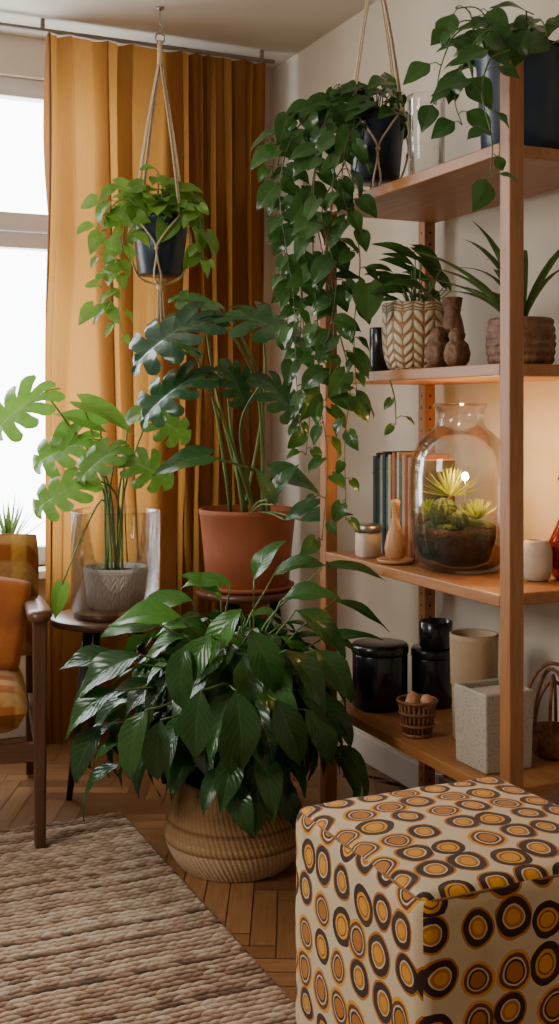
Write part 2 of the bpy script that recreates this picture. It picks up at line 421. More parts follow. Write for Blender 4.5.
def vine(ms,ml,pts,sp,L,kind='heart',tint=.5,r=.0022,face=.6,start=0):
    P=catmull(pts,8); ms.tube(P,r,r*.6,5); acc=start; side=1
    for i in range(1,len(P)):
        acc+=(P[i]-P[i-1]).length
        if acc>=sp or i==len(P)-1:
            acc=random.uniform(-.2,.2)*sp; side=-side
            out=camdir(side*random.uniform(.3,1.1),-random.uniform(.1,.7),random.uniform(-.9,.25))
            b=P[i]+out*random.uniform(.012,.034); b.z+=.006
            ms.tube([P[i],(P[i]+b)/2+Vector((0,0,.005)),b],r*.7,r*.5,4)
            nn=TOCAM*face+Vector((0,0,.55))+Vector((random.uniform(-.6,.6),random.uniform(-.5,.3),random.uniform(-.2,.3)))
            dd=out+Vector((0,0,-.5))
            s=L*random.uniform(.5,1.3)*(1-.3*i/len(P))
            leaf(ml,b,dd,nn,s,s*random.uniform(.64,.78),kind,random.uniform(.3,1.1),.22,tint,.04)

# ================================================================ SETTING
X0,X1,Y0,Y1,H=-2.0,1.89,-.9,4.25,2.575
fl=MB(); w_,L_=.06,.30; cx,cy=(X0+X1)/2,(Y0+Y1)/2
RA=math.radians(45+20); c1_,s1_=math.cos(RA),math.sin(RA)
def clampx(p): return (min(X1,max(X0,p[0])),min(Y1,max(Y0,p[1])),p[2])
for a in range(-90,91):
    for b in range(-16,17):
        ox=a*w_+b*L_; oy=a*w_-b*L_
        for (x0,y0,x1,y1,hor) in ((ox,oy,ox+L_,oy+w_,1),(ox+L_,oy+w_-L_,ox+L_+w_,oy+w_,0)):
            g=.0015
            cs=[(x0+g,y0+g),(x1-g,y0+g),(x1-g,y1-g),(x0+g,y1-g)]
            ws=[(px*c1_-py*s1_+cx,px*s1_+py*c1_+cy,0.0) for px,py in cs]
            if all(p[0]<X0 or p[0]>X1 or p[1]<Y0 or p[1]>Y1 for p in ws): continue
            fl.tint=random.random(); o_=random.random()*5
            uvs=[(o_,0),(o_+.4,0),(o_+.4,.08),(o_,.08)] if hor else [(o_,0),(o_,.08),(o_+.4,.08),(o_+.4,0)]
            fl.f.append(tuple(fl.vert(clampx(p),u) for p,u in zip(ws,uvs)))
fl.tint=0; fl.box((X0-.1,Y0-.1,-.1),(X1+.1,Y1+.1,-.003))
tag(fl.build('floor',M['floor'],smooth=False),kind='structure')
tag(MB().box((X0-.1,Y0-.1,H),(X1+.1,Y1+.15,H+.1)).build('ceiling',M['ceil'],smooth=False),kind='structure')
tag(MB().box((X1,Y0,0),(X1+.1,Y1+.15,H)).build('wall_right',M['wall'],smooth=False),kind='structure')
tag(MB().box((X0-.1,Y0,0),(X0,Y1+.15,H)).build('wall_left',M['wall'],smooth=False),kind='structure')
tag(MB().box((X0,Y0-.1,0),(X1,Y0,H)).build('wall_front',M['wall'],smooth=False),kind='structure')
WX0,WX1,WZ0,WZ1=-.45,1.27,.62,2.43
wb=MB()
wb.box((X0,Y1,0),(WX0,Y1+.15,H)); wb.box((WX1,Y1,0),(X1,Y1+.15,H)); wb.box((WX0,Y1,0),(WX1,Y1+.15,WZ0)); wb.box((WX0,Y1,WZ1),(WX1,Y1+.15,H))
tag(wb.build('wall_back',M['wall'],smooth=False),kind='structure')
wf=MB(); ya,yb=Y1+.03,Y1+.09
wf.box((WX0,ya,WZ1-.07),(WX1,yb,WZ1)); wf.box((WX0,ya,WZ0),(WX1,yb,WZ0+.07)); wf.box((WX0,ya,WZ0+.07),(WX0+.06,yb,WZ1-.07)); wf.box((WX1-.06,ya,WZ0+.07),(WX1,yb,WZ1-.07))
wf.box((WX0+.06,ya,1.80),(WX1-.06,yb,1.86)); wf.box((WX0+.06,ya-.012,1.865),(WX1-.06,yb,1.93)); wf.box((.28,ya,WZ0+.07),(.36,yb,1.80))
win=tag(wf.build('window_1',M['white'],smooth=False,bevel=.004),kind='structure')
MB().box((WX0+.05,ya+.025,WZ0+.06),(WX1-.05,ya+.031,WZ1-.06)).build('pane',M['pane'],win,smooth=False)
MB().box((WX0-.03,Y1-.12,WZ0-.03),(WX1+.03,Y1+.03,WZ0)).build('window_sill',M['white'],win,smooth=False,bevel=.004)
tag(MB().box((X1-.014,Y0,0),(X1,Y1,.09)).build('baseboard_right',M['white'],smooth=False,bevel=.003),kind='structure')
tag(MB().box((X0,Y1-.014,0),(X1-.014,Y1,.09)).build('baseboard_back',M['white'],smooth=False,bevel=.003),kind='structure')

# building across the street
bd=thing('building','pale rendered building faintly visible outside through the window','building',(-3.5,16,-3))
MB().box((-8,16,-3),(2.2,20,1.0)).build('facade',M['facade'],bd,smooth=False)
MB().prism((-8.2,18,1.0),(2.4,18,1.0),2.2,2.2).build('roof',M['facade'],bd,smooth=False)
for i in range(6):
    for z in (-1.5,-.2): MB().box((-6.6+i*1.45,15.95,z-.4),(-5.9+i*1.45,16,z+.5)).build('facade_window',M['facadewin'],bd,smooth=False)

# curtain
cu=thing('curtain','ochre brown floor length curtain hanging in deep folds beside window','curtain',(1.35,4.03,0))
mb=MB(); nx,nz=440,60; rows=[];uvs=[]
for k in range(nz+1):
    z=.02+(2.525-.02)*k/nz; zz=z/2.53; row=[];ur=[]
    soft=max(0.0,1-zz)
    for i in range(nx+1):
        s=i/nx; u=.915+(1.76-.915)*s
        sw=s+.010*math.sin(z*1.9+s*9)*soft**.5+.005*math.sin(z*5.1+s*23)*soft**.5
        ph=2*PI*(9.4*sw+.62*math.sin(sw*7.3+.5)+.26*math.sin(sw*17+1)+soft*.42*math.sin(sw*12+z*1.3))
        A=.043*(.62+.38*math.sin(sw*21+1+soft*2.6))*(.65+.35*min(1,soft*3))
        y=4.03+A*math.sin(ph)+A*.35*math.sin(2*ph+1.2+z*.9)+.016*math.sin(.5*ph+z*2)*soft+.005*math.sin(1.5*ph+z*7)*soft**.5
        y=3.965+.135/(1+math.exp(-(y-4.03)*32))
        row.append((u+.010*math.sin(ph*2+.5)+.008*math.sin(z*2.2+s*8)*soft,y,z)); ur.append((s,z))
    rows.append(row); uvs.append(ur)
mb.grid(rows,uvs); mb.build('fabric',M['curtain'],cu)
rail=MB(); rail.box((-.6,4.02,2.53),(1.80,4.04,2.542))
for xx in (-.4,.9,1.74): rail.box((xx,4.022,2.542),(xx+.014,4.038,H))
tag(rail.build('curtain_rail',M['rail'],origin=(.6,4.03,2.53),smooth=False,bevel=.003),'slim curtain rail fixed along the ceiling above the ochre curtain','curtain rail')

# ================================================================ RUG
rx0,rx1,ry0,ry1=-.9,.985,1.2,3.31
nx,ny=800,1180
xs=np.linspace(rx0,rx1,nx); ys=np.linspace(ry0,ry1,ny); Xg,Yg=np.meshgrid(xs,ys)
p=.0195; q=.027
Yw=Yg+.004*np.sin(Xg*9)+.0025*np.sin(Xg*23+Yg*5)
row=np.floor(Yw/p); fy=Yw/p-row
slant=np.where(row%2==0,1,-1)
ph=Xg/q+slant*(fy-.5)*.6+row*.37+.15*np.sin(Xg*31+row)
cell=np.floor(ph); fx=ph-cell
hy=np.clip(np.sin(PI*fy),0,1)**.6; hx=np.clip(np.sin(PI*fx),0,1)**.6
h=hy*(.5+.5*hx)
Z=.004+.006*h
edge=np.minimum(np.minimum(Xg-rx0,rx1-Xg),np.minimum(Yg-ry0,ry1-Yg)); Z*=np.clip(edge/.01,0.05,1)
hs=np.sin(cell*12.9898+row*78.233)*43758.5453; hs=hs-np.floor(hs)
rr=np.sin(row*7.77)*999.1; rr=rr-np.floor(rr); rr3=np.where(row%4==0,-.14,.06)
ti=np.clip(.34+.38*hs+.28*(rr-.3)+rr3-.70*np.clip(1-h,0,1)**1.3,0,1)
me=bpy.data.meshes.new('rug')
V=np.stack([Xg.ravel(),Yg.ravel(),Z.ravel()],1)
ii=np.arange(nx*ny).reshape(ny,nx); Fq=np.stack([ii[:-1,:-1].ravel(),ii[:-1,1:].ravel(),ii[1:,1:].ravel(),ii[1:,:-1].ravel()],1)
me.vertices.add(len(V)); me.vertices.foreach_set('co',V.ravel().astype(np.float32))
me.loops.add(Fq.size); me.loops.foreach_set('vertex_index',Fq.ravel().astype(np.int32))
me.polygons.add(len(Fq)); me.polygons.foreach_set('loop_start',np.arange(0,Fq.size,4,dtype=np.int32))
me.update(calc_edges=True); me.polygons.foreach_set('use_smooth',[True]*len(Fq))
a=me.attributes.new('tint','FLOAT','POINT'); a.data.foreach_set('value',ti.ravel().astype(np.float32))
me.materials.append(M['rug']); o=bpy.data.objects.new('rug',me); C.objects.link(o)
tag(o,'chunky braided wool rug in mottled beige, rust and brown on the floor','rug')

# ================================================================ OTTOMAN
OX,OY=1.118,1.688
ot=thing('ottoman','cube ottoman upholstered in retro brown, gold and cream circle fabric','ottoman',(OX,OY,0))
bm=bmesh.new(); bmesh.ops.create_cube(bm,size=1)
for v in bm.verts: v.co=Vector((v.co.x*.455,v.co.y*.455,(v.co.z+.5)*.468+.008))
bmesh.ops.bevel(bm,geom=list(bm.edges),offset=.026,segments=6,profile=.5,affect='EDGES')
bmesh.ops.subdivide_edges(bm,edges=[e for e in bm.edges if e.calc_length()>.2],cuts=12,use_grid_fill=True)
for v in bm.verts:
    x,y,z=v.co
    if z>.448: v.co.z+=.014*max(0,1-(x/.2275)**2)*max(0,1-(y/.2275)**2)+.0015*math.sin(x*40)*math.sin(y*33)
    for ax in (0,1):
        if abs(v.co[ax])>.21:
            o_=v.co[1-ax]; v.co[ax]+=math.copysign(.008,v.co[ax])*max(0,1-(o_/.2275)**2)*math.sin(PI*min(1,max(0,z/.47)))+.0012*math.sin(z*40+o_*30)
bm.normal_update(); uvl=bm.loops.layers.uv.new('UVMap')
for f in bm.faces:
    n=f.normal; f.smooth=True
    for l in f.loops:
        c=l.vert.co
        if abs(n.z)>.7: l[uvl].uv=(c.x+3,c.y+3)
        elif abs(n.x)>abs(n.y): l[uvl].uv=(c.y+7.013,c.z+1.02)
        else: l[uvl].uv=(c.x+5.01,c.z+5)
me=bpy.data.meshes.new('cover'); bm.to_mesh(me); bm.free(); me.materials.append(M['ottoman'])
o=bpy.data.objects.new('cover',me); C.objects.link(o); o.parent=ot
pp=MB(); e=.220; zt=.4675; q_=.02
loop=[]
for sx,sy,a0 in ((1,1,0),(-1,1,90),(-1,-1,180),(1,-1,270)):
    for k in range(5):
        a=math.radians(a0+k*22.5); loop.append((OX+sx*(e-q_)+q_*math.cos(a),OY+sy*(e-q_)+q_*math.sin(a),zt))
loop.append(loop[0]); pp.tube(loop,.0022,n=6,caps=False)
pp.build('piping',M['piping'],ot)

# ================================================================ SHELVING
sh=thing('shelving_unit','open oak shelving unit with four shelves against the right wall','shelves',(1.67,2.51,0))
for (x,y,zt,nm) in ((SX0,SY0,2.01,1),(SX0,SY1-pw,1.80,0),(SX1-pw,SY0,1.80,0),(SX1-pw,SY1-pw,1.80,2)):
    MB().box((x,y,0),(x+pw,y+pw,zt)).build('post',M['shelfH' if nm==2 else 'shelfZ'],sh,smooth=False,bevel=.003)
SZ=[.36,.7925,1.303,1.79]
for z in SZ:
    MB().box((SX0,SY0+pw,z-.028),(SX1,SY1-pw,z)).build('shelf',M['shelfY'],sh,smooth=False,bevel=.003)
S4,S3,S2,S1=SZ

def pot(root,m,c,r0,r1,h,lip=.006,name='pot',n=48,fn=None,prof=None):
    t=.006
    pr=prof or [(r0*.9,0),(r0,.006),(r0+(r1-r0)*.5,h*.5),(r1,h-.02),(r1+lip,h-.016),(r1+lip,h-.002),(r1+lip-.003,h)]
    full=pr+[(pr[-1][0]-t,pr[-1][1]),(pr[-1][0]-t-lip,h*.8),(max(.01,r0-t),.012)]
    b=MB(); b.lathe(full,c,n,True,True,fn); return b.build(name,m,root)
def soil(root,c,r,z): 
    b=MB(); b.lathe([(r,z-.01),(r,z),(r*.6,z+.006),(.002,z+.008)],c,24,True,True); return b.build('soil',M['soil'],root)

# ================================================================ PEACE LILY
c=Vector((1.155,2.84,0))
ly=thing('peace_lily','large dark green leafy floor plant in a bellied seagrass basket','plant',c)
prof=[]
for i in range(71):
    v=i/70; z=.225*v
    r=.132+.054*math.sin(PI*min(1,(v*.9+.05))**.85)+.006*v
    if v>.40: r-=.006
    r+=.0018*abs(math.sin(v*PI*26))
    prof.append((r,z))
pot(ly,M['basket'],c,.12,.13,.225,0,'basket',84,None,prof)
soil(ly,c,.125,.185)
ml=MB(); ms=MB()
def lily_leaf(B,d,n,L,W,dr,tint,b0=None):
    b0=b0 or c+Vector((random.uniform(-.05,.05),random.uniform(-.05,.05),.185))
    mid=(b0+B)/2+Vector((0,0,.10))-Vector(((B-b0).x*.22,(B-b0).y*.22,0))
    ms.tube(catmull([b0,mid,B],5),.0036,.0022,5)
    leaf(ml,B,d,n,L,W,'lily',dr,.26,tint,.05)
random.seed(21)
N_=300
for i in range(N_):
    az=i*2.39996+random.uniform(-.3,.3); e=(i/N_)**.75; el=math.radians(-8+e*86)
    hd_=Vector((math.cos(az),math.sin(az),0))
    R=random.uniform(.12,.32); Rz=.32
    B=c+hd_*(R*math.cos(el))+Vector((0,0,.325+Rz*math.sin(el)*random.uniform(.7,1.08)))
    L=random.uniform(.13,.21); tip=B+hd_*L*.8
    if tip.x>1.46 : 
        if B.x>1.36: continue
        L*=.75
    dn=random.uniform(-.65,-.1) if e<.6 else random.uniform(-.6,.4)
    d=hd_*1.0+Vector((0,0,dn))+Vector((random.uniform(-.35,.35),random.uniform(-.35,.35),0))
    n=Vector((0,0,1))+hd_*.4+Vector((random.uniform(-.35,.35),random.uniform(-.35,.35),0))
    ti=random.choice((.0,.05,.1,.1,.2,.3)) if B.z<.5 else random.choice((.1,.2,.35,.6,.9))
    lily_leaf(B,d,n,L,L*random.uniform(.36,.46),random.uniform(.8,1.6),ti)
for (px,py,Y,phi,Lp,ti) in ((185,618,2.80,200,70,.95),(190,645,2.75,105,70,.1),(120,690,2.78,160,70,.2),(150,710,2.7,120,75,.1),(240,690,2.62,80,85,.05),(205,690,2.6,100,75,.15),(290,650,2.75,35,75,.15),(280,700,2.7,60,75,.1),(105,725,2.8,130,65,.1),(230,720,2.68,75,60,.1),(165,720,2.7,100,65,.05),
    (285,600,3.0,330,60,.35),(225,600,2.95,240,50,1),(300,690,2.85,20,80,.1),(195,600,3.0,190,60,.8),(258,580,3.0,285,50,.6),(278,575,3.1,320,55,.3),(255,630,2.8,60,75,.2),(310,710,2.8,50,65,.1),(145,655,2.8,170,80,.1),
    (235,585,2.95,205,50,.9),(300,610,2.9,20,70,.2),(215,635,2.75,130,70,.6),(165,625,2.85,195,60,.3),(245,610,2.8,140,65,.9),(125,660,2.85,200,60,.2),(320,650,2.85,40,65,.2)):
    B=at(px-4,py,Y); a=math.radians(phi); L=Lp/F*Y*1.08
    d=camdir(math.cos(a),-.35,-math.sin(a)); n=TOCAM*.55+Vector((0,0,.9))+Vector((random.uniform(-.35,.35),0,0))
    lily_leaf(B,d,n,L,L*.44,1.1,ti)
for (px,py,phi) in ((335,565,-5),(345,600,12),(330,640,-20)):
    B=at(px-10,py,3.02); a=math.radians(phi); 
    d=camdir(math.cos(a),-.2,-math.sin(a)); lily_leaf(B,d,Vector((0,0,1))+TOCAM*.6,.17,.042,.8,.1)
ms.build('stems',M['stem'],ly); ml.build('foliage',M['lily'],ly)

# ================================================================ STOOLS
def stool(cx_,cy_,h,r,label,mt):
    s_=thing('side_table',label,'side table',(cx_,cy_,0))
    b=MB(); b.lathe([(r*.9,h-.026),(r-.004,h-.022),(r,h-.012),(r-.003,h-.002),(r*.97,h),(.005,h)],(cx_,cy_,0),56,True,True); b.build('table_top',mt,s_)
    for k in range(3):
        a=math.radians(215+k*120); t_=Vector((cx_+math.cos(a)*r*.5,cy_+math.sin(a)*r*.5,h-.026)); f_=Vector((cx_+math.cos(a)*r*1.0,cy_+math.sin(a)*r*1.0,0))
        MB().tube([f_,t_],.010,.017,12).build('leg',M['black_leg'],s_)
    return s_
T1=(1.02,3.60,.54); stool(*T1,.185,'round dark wood side table with black splayed legs carrying the glass cylinder',M['darkwoodX'])
T2=(1.469,3.505,.61); stool(*T2,.17,'round dark side table under the terracotta pot',M['darkwoodX'])

# ---- monstera in glass cylinder
c=Vector((T1[0],T1[1],T1[2]))
sl=MB(); sl.lathe([(.115,0),(.12,.005),(.12,.018),(.115,.022),(.004,.022)],c+Vector((.01,-.02,0)),40,True,True,lambda a,z:1+.02*math.sin(5*a)+.012*math.sin(11*a))
tag(sl.build('wood_slice',M['darkwoodZ'],origin=c+Vector((.01,-.02,0))),'dark round wood slice under the glass cylinder','wood slice')
g0=c+Vector((.022,-.02,.0222))
gl=MB(); R=.142; gl.lathe([(.005,0),(R,0),(R,.31),(R+.001,.314),(R-.002,.317),(R-.005,.314),(R-.005,.006),(.005,.006)],g0,64,False,False)
tag(gl.build('glass_cylinder',M['glass'],origin=g0),'tall clear glass cylinder on the round side table','glass cylinder')
p0=g0+Vector((0,0,.0065))
mo=thing('potted_monstera','bright green split leaf plant in white relief pot inside glass cylinder','plant',p0)
pot(mo,M['ribpot'],p0,.090,.102,.13,.002); soil(mo,p0,.088,.112)
ms=MB(); ml=MB(); top=p0+Vector((0,0,.112))
random.seed(5)
for (px,py,Y,phi,Lp,ti,mon) in ((45,392,3.55,150,66,.95,1),(82,402,3.6,18,62,.8,0),(88,440,3.6,165,60,.85,1),(100,425,3.62,205,46,.8,0),(118,448,3.5,150,52,.6,1),(128,460,3.5,20,50,.55,1),
     (85,482,3.5,160,58,.9,1),(62,585,3.55,100,34,.9,0),(150,415,3.65,25,46,.4,1),(128,420,3.7,330,46,.6,0),(70,425,3.6,120,42,.9,0)):
    B=at(px,py,Y); a=math.radians(phi); L=Lp/F*Y*1.05
    b0=top+Vector((random.uniform(-.03,.03),random.uniform(-.03,.03),0))
    up=b0+Vector(((B-b0).x*.15,(B-b0).y*.15,.23))
    ms.tube(catmull([b0,up,(up+B)/2+Vector((0,0,.03)),B],5),.0040,.0028,6)
    d=camdir(math.cos(a),-.3,-math.sin(a)); n=TOCAM*.75+Vector((random.uniform(-.4,.4),0,.7))
    if mon: monstera(ml,B,d,n,L,L*.95,.6,.15,ti,6)
    else: leaf(ml,B,d,n,L,L*.5,'heart',.6,.2,ti)
ms.build('stems',M['stemL'],mo); ml.build('foliage',M['monL'],mo)

# ---- monstera in terracotta
c=Vector((T2[0],T2[1],T2[2]+.0005))
tm=thing('potted_monstera','tall dark green split leaf plant in terracotta pot on dark side table','plant',c)
sc=MB(); sc.lathe([(.12,0),(.148,.004),(.155,.018),(.149,.018),(.12,.008)],c,48,True,False); sc.build('saucer',M['terracotta'],tm)
pot(tm,M['terracotta'],c+Vector((0,0,.010)),.136,.158,.255,.003); soil(tm,c,.145,.235)
ms=MB(); ml=MB(); top=c+Vector((0,0,.235)); random.seed(9)
for (px,py,Y,phi,Lp,Wf,ti) in ((205,318,3.35,160,86,.95,.15),(230,314,3.4,8,80,1.0,.5),(200,374,3.35,155,74,.9,.1),(220,314,3.55,215,50,1.0,.9),(264,378,3.5,40,56,.9,.25),
     (208,456,3.4,172,55,.6,.5),(272,470,3.5,15,50,.6,.6),(194,350,3.6,200,42,.8,.4),(264,332,3.65,345,42,.8,.6),(228,366,3.65,60,46,.8,.25)):
    B=at(px,py,Y); a=math.radians(phi); L=Lp/F*Y*1.08; b0=top+Vector((random.uniform(-.06,.06),random.uniform(-.06,.06),0))
    up=b0+Vector(((B-b0).x*.35+random.uniform(-.06,.06),(B-b0).y*.25,(B.z-b0.z)*.65))
    ms.tube(catmull([b0,up,B],7),.0062,.0035,7)
    d=camdir(math.cos(a),-.3,-math.sin(a)); n=TOCAM*.6+Vector((random.uniform(-.3,.3),0,.9))
    if Wf>=.8: monstera(ml,B,d,n,L,L*Wf*1.0,.7,.16,ti,7)
    else: leaf(ml,B,d,n,L,L*Wf,'heart',.5,.2,ti)
for (px,py,Y,phi,Lp) in ((268,500,3.45,300,50),(285,520,3.45,320,50),(275,505,3.4,250,45),(300,520,3.4,340,55)):
    B=at(px,py,Y); a=math.radians(phi); b0=top; ms.tube(catmull([b0,(b0+B)/2+Vector((0,0,.02)),B],4),.004,.003,5)
    leaf(ml,B,camdir(math.cos(a),-.3,-math.sin(a)),TOCAM*.7+Vector((0,0,.7)),Lp/F*Y,Lp/F*Y*.35,'lily',.7,.2,.35)
ms.build('stems',M['stem'],tm); ml.build('foliage',M['monD'],tm)

# ================================================================ HANGING PLANTS
def hanger(P,rp,hp,zring,label,tail=True,cw=.003):
    h=thing('macrame_hanger',label,'plant hanger',(P.x,P.y,P.z-.02))
    ring=MB(); pts=[(P.x+.016*math.cos(a),P.y,zring+.016*math.sin(a)) for a in [2*PI*i/20 for i in range(21)]]; ring.tube(pts,.003,n=6,caps=False); ring.build('ring',M['metal'],h)
    co=MB()
    kn=Vector((P.x,P.y,P.z-.035)); zt=zring-.02
    co.tube([(P.x,P.y,zt+.012),(P.x,P.y,zt-.07)],.009,.011,8)
    N=4
    for k in range(N):
        a=2*PI*k/N+.35
        def rp_(ang,r,z): return Vector((P.x+math.cos(ang)*r,P.y+math.sin(ang)*r,z))
        A=rp_(a,.004,zt-.06); Bk=rp_(a,rp+.008,P.z+hp*.98)
        for s in (-1,1):
            off=Vector((-math.sin(a),math.cos(a),0))*.0035*s
            co.tube(catmull([A+off,(A+Bk)/2+off+Vector((math.cos(a),math.sin(a),0))*.006,Bk+off],6),cw,n=5)
            co.tube(catmull([Bk,rp_(a+s*PI/N*.55,rp+.007,P.z+hp*.72),rp_(a+s*PI/N,rp+.002,P.z+hp*.4),rp_(a+s*PI/N*.8,rp*.7,P.z-.004),kn],6),cw,n=5)
        co.ball(Bk,.008); co.ball(rp_(a+PI/N,rp+.003,P.z+hp*.4),.007)
    co.ball(kn,.014,1.3)
    co.build('cords',M['rope'],h)
    if tail:
        ta=MB()
        for k in range(34):
            a=random.uniform(0,2*PI); r=random.uniform(.002,.014); ta.tube([(kn.x+r*.6*math.cos(a),kn.y+r*.6*math.sin(a),kn.z),(kn.x+r*math.cos(a),kn.y+r*math.sin(a),kn.z-.08),(kn.x+r*1.3*math.cos(a+.3),kn.y+r*1.3*math.sin(a+.3),kn.z-random.uniform(.14,.18))],.0022,n=4)
        ta.build('tassel',M['rope'],h)
    return h
def hook(x,y,zr,label):
    b=MB(); b.lathe([(.014,0),(.014,-.006),(.004,-.012)],(x,y,H),16,True,True)
    b.tube(catmull([(x,y,H-.005),(x,y,zr+.035),(x+.011,y,zr+.026),(x+.009,y,zr+.008),(x-.001,y,zr+.0135)],6),.0028,n=6)
    tag(b.build('ceiling_hook',M['metal'],origin=(x,y,H)),label,'hook')
random.seed(3)
P1=at(160,276,3.93)
hanger(P1,.101,.20,2.47,'cream macrame hanger with tassel in front of the curtain',True,.0035)
hook(P1.x,P1.y,2.47+.016,'metal ceiling hook holding the tasselled plant hanger')
pl=thing('hanging_pothos','light green trailing plant in navy pot hanging before the curtain','plant',P1)
pot(pl,M['navy'],P1,.076,.096,.20,.004); soil(pl,P1,.089,.17)
ms=MB(); ml=MB(); top=P1+Vector((0,0,.19))
for i in range(64):
    a=random.uniform(0,2*PI); r=random.uniform(.02,.12); hd_=Vector((math.cos(a),math.sin(a),0))
    B=top+hd_*r+Vector((0,0,random.uniform(.0,.13)*(1.3-r*7)+.01))
    ms.tube(catmull([top+hd_*.02-Vector((0,0,.01)),(top+B)/2+Vector((0,0,.02)),B],3),.002,n=4)
    s=random.uniform(.06,.098); leaf(ml,B,hd_+Vector((0,0,random.uniform(-.6,.3))),Vector((0,0,.8))+TOCAM*.7+hd_*.3,s,s*.78,'heart',.7,.18,.55)
Y=3.89
for pts in ([(150,225),(125,200),(108,215),(104,260),(100,305)],[(145,225),(128,215),(122,250),(118,300),(122,335)],[(165,222),(188,208),(196,225),(199,260)],[(150,222),(118,185),(105,195),(98,230)],[(175,222),(195,207),(202,235),(203,258)],[(150,228),(130,235),(112,270),(110,310)],[(160,225),(150,195),(158,172)]):
    vine(ms,ml,[at(x,y,Y-(.05 if k else 0)) for k,(x,y) in enumerate(pts)],.042,.092,'heart',.6)
ms.build('vines',M['stemL'],pl); ml.build('foliage',M['pothosL'],pl)

P2=Vector((1.57,2.82,1.835))
hanger(P2,.088,.19,2.53,'cream macrame hanger above the top shelf beside the wall',False)
hook(P2.x,P2.y,2.546,'metal ceiling hook above the shelving unit')
pl=thing('hanging_pothos','dense dark green plant trailing long vines beside the shelving unit','plant',P2)
pot(pl,M['navy'],P2,.066,.083,.19,.004); soil(pl,P2,.076,.165)
ms=MB(); ml=MB(); top=P2+Vector((0,0,.18)); random.seed(14)
for i in range(60):
    a=random.uniform(PI*.6,PI*1.9) if i%3 else random.uniform(0,2*PI); r=random.uniform(.02,.11); hd_=Vector((math.cos(a),math.sin(a),0))
    B=top+hd_*r+Vector((0,0,random.uniform(-.03,.07)+.01))
    ms.tube(catmull([top+hd_*.02-Vector((0,0,.01)),(top+B)/2+Vector((0,0,.02)),B],3),.002,n=4)
    s=random.uniform(.05,.09); leaf(ml,B,hd_+Vector((0,0,random.uniform(-.8,.4)))+camdir(-.4,0,0),Vector((0,0,.8))+TOCAM*.7+hd_*.3,s,s*.74,'heart',.7,.18,.35)
V2=[[(350,118,3.2),(318,108,3.18),(292,138,3.16),(280,185,3.15),(285,240,3.14),(294,300,3.13),(296,370,3.12),(300,430,3.1)],
 [(352,118,3.2),(332,108,3.15),(316,165,3.1),(313,250,3.08),(318,330,3.06),(320,400,3.05),(328,460,3.05),(322,540,3.04)],
 [(360,118,3.2),(338,150,3.06),(330,240,3.04),(337,320,3.02),(350,380,3.0),(345,440,3.0),(346,520,3.0)],
 [(345,118,3.22),(304,112,3.2),(278,140,3.2),(273,185,3.2),(283,235,3.2),(288,320,3.2)],
 [(365,120,3.1),(352,200,3.02),(360,260,3.02),(354,330,3.0),(357,400,3.0)],
 [(340,120,3.2),(308,135,3.2),(292,180,3.22),(298,240,3.22),(303,320,3.22),(310,400,3.2),(306,455,3.18)],
 [(355,120,3.1),(346,160,3.02),(322,210,3.0),(336,280,3.0),(326,350,3.0)],
 [(350,120,3.2),(322,120,3.25),(306,160,3.3),(304,230,3.3),(312,300,3.3)],
 [(345,115,3.2),(315,125,3.2),(298,165,3.2),(290,215,3.2),(302,270,3.2),(300,340,3.2)],
 [(350,118,3.15),(328,135,3.1),(312,190,3.08),(324,260,3.06),(334,330,3.04),(326,400,3.04)],
 [(362,120,3.08),(348,140,3.02),(342,180,3.0),(350,225,3.0)],
 [(345,115,3.2),(330,100,3.2),(340,84,3.2)],
 [(330,115,3.2),(303,108,3.2),(285,122,3.18),(278,165,3.18)]]
for v_ in V2: vine(ms,ml,[at(*q_) for q_ in v_],.040,.084,'heart',.35)
vine(ms,ml,[at(390,380,2.95),at(395,400,2.95),at(396,425,2.95)],.05,.05,'heart',.6)
leaf(ml,at(368,285,2.98),camdir(0,-.1,-1),TOCAM,.10,.085,'heart',.3,.15,.8)
ms.build('vines',M['vine'],pl); ml.build('foliage',M['pothos'],pl)

# ================================================================ TOP SHELF
P3=Vector((1.70,2.30,S1+.0005))
pl=thing('potted_pothos','trailing green plant in large navy pot on the top shelf behind post','plant',P3)
pot(pl,M['navy'],P3,.108,.122,.27,.004); soil(pl,P3,.112,.245)
ms=MB(); ml=MB(); top=P3+Vector((0,0,.25)); random.seed(31)
for i in range(50):
    a=random.uniform(0,2*PI); r=random.uniform(.03,.14); hd_=Vector((math.cos(a),math.sin(a),0)); B=top+hd_*r+Vector((0,0,random.uniform(.01,.09)))
    if B.x>1.80: continue
    ms.tube(catmull([top+hd_*.03,(top+B)/2+Vector((0,0,.03)),B],3),.0025,n=4); s=random.uniform(.07,.11)
    leaf(ml,B,hd_+Vector((0,0,random.uniform(-.6,.3)))+camdir(-.5,0,0),Vector((0,0,.8))+TOCAM*.7,s,s*.5,'heart',.7,.18,.3)
for v_ in ([(500,50,2.55),(478,28,2.5),(455,35,2.5),(440,70,2.5),(436,105,2.5)],[(505,45,2.5),(490,30,2.48),(470,50,2.47),(455,95,2.46),(462,125,2.46)],[(510,50,2.45),(490,60,2.42),(482,95,2.4),(492,140,2.38),(490,180,2.38)],[(520,40,2.5),(540,20,2.45),(550,45,2.4)],[(500,45,2.6),(480,10,2.6),(455,8,2.6)],[(500,45,2.6),(485,25,2.6),(460,22,2.6),(445,45,2.6)]):
    vine(ms,ml,[at(*q_) for q_ in v_],.040,.090,'lily',.35)
ms.build('vines',M['stem'],pl); ml.build('foliage',M['pothos'],pl)
g=Vector((1.60,2.60,S1+.0005)); gl=MB(); gl.lathe([(.003,0),(.044,0),(.048,.01),(.050,.22),(.052,.235),(.049,.235),(.046,.22),(.043,.012),(.003,.01)],g,40,False,False)
tag(gl.build('glass_vase',M['glass'],origin=g),'clear glass vase standing on the top shelf beside hanging pot','vase')

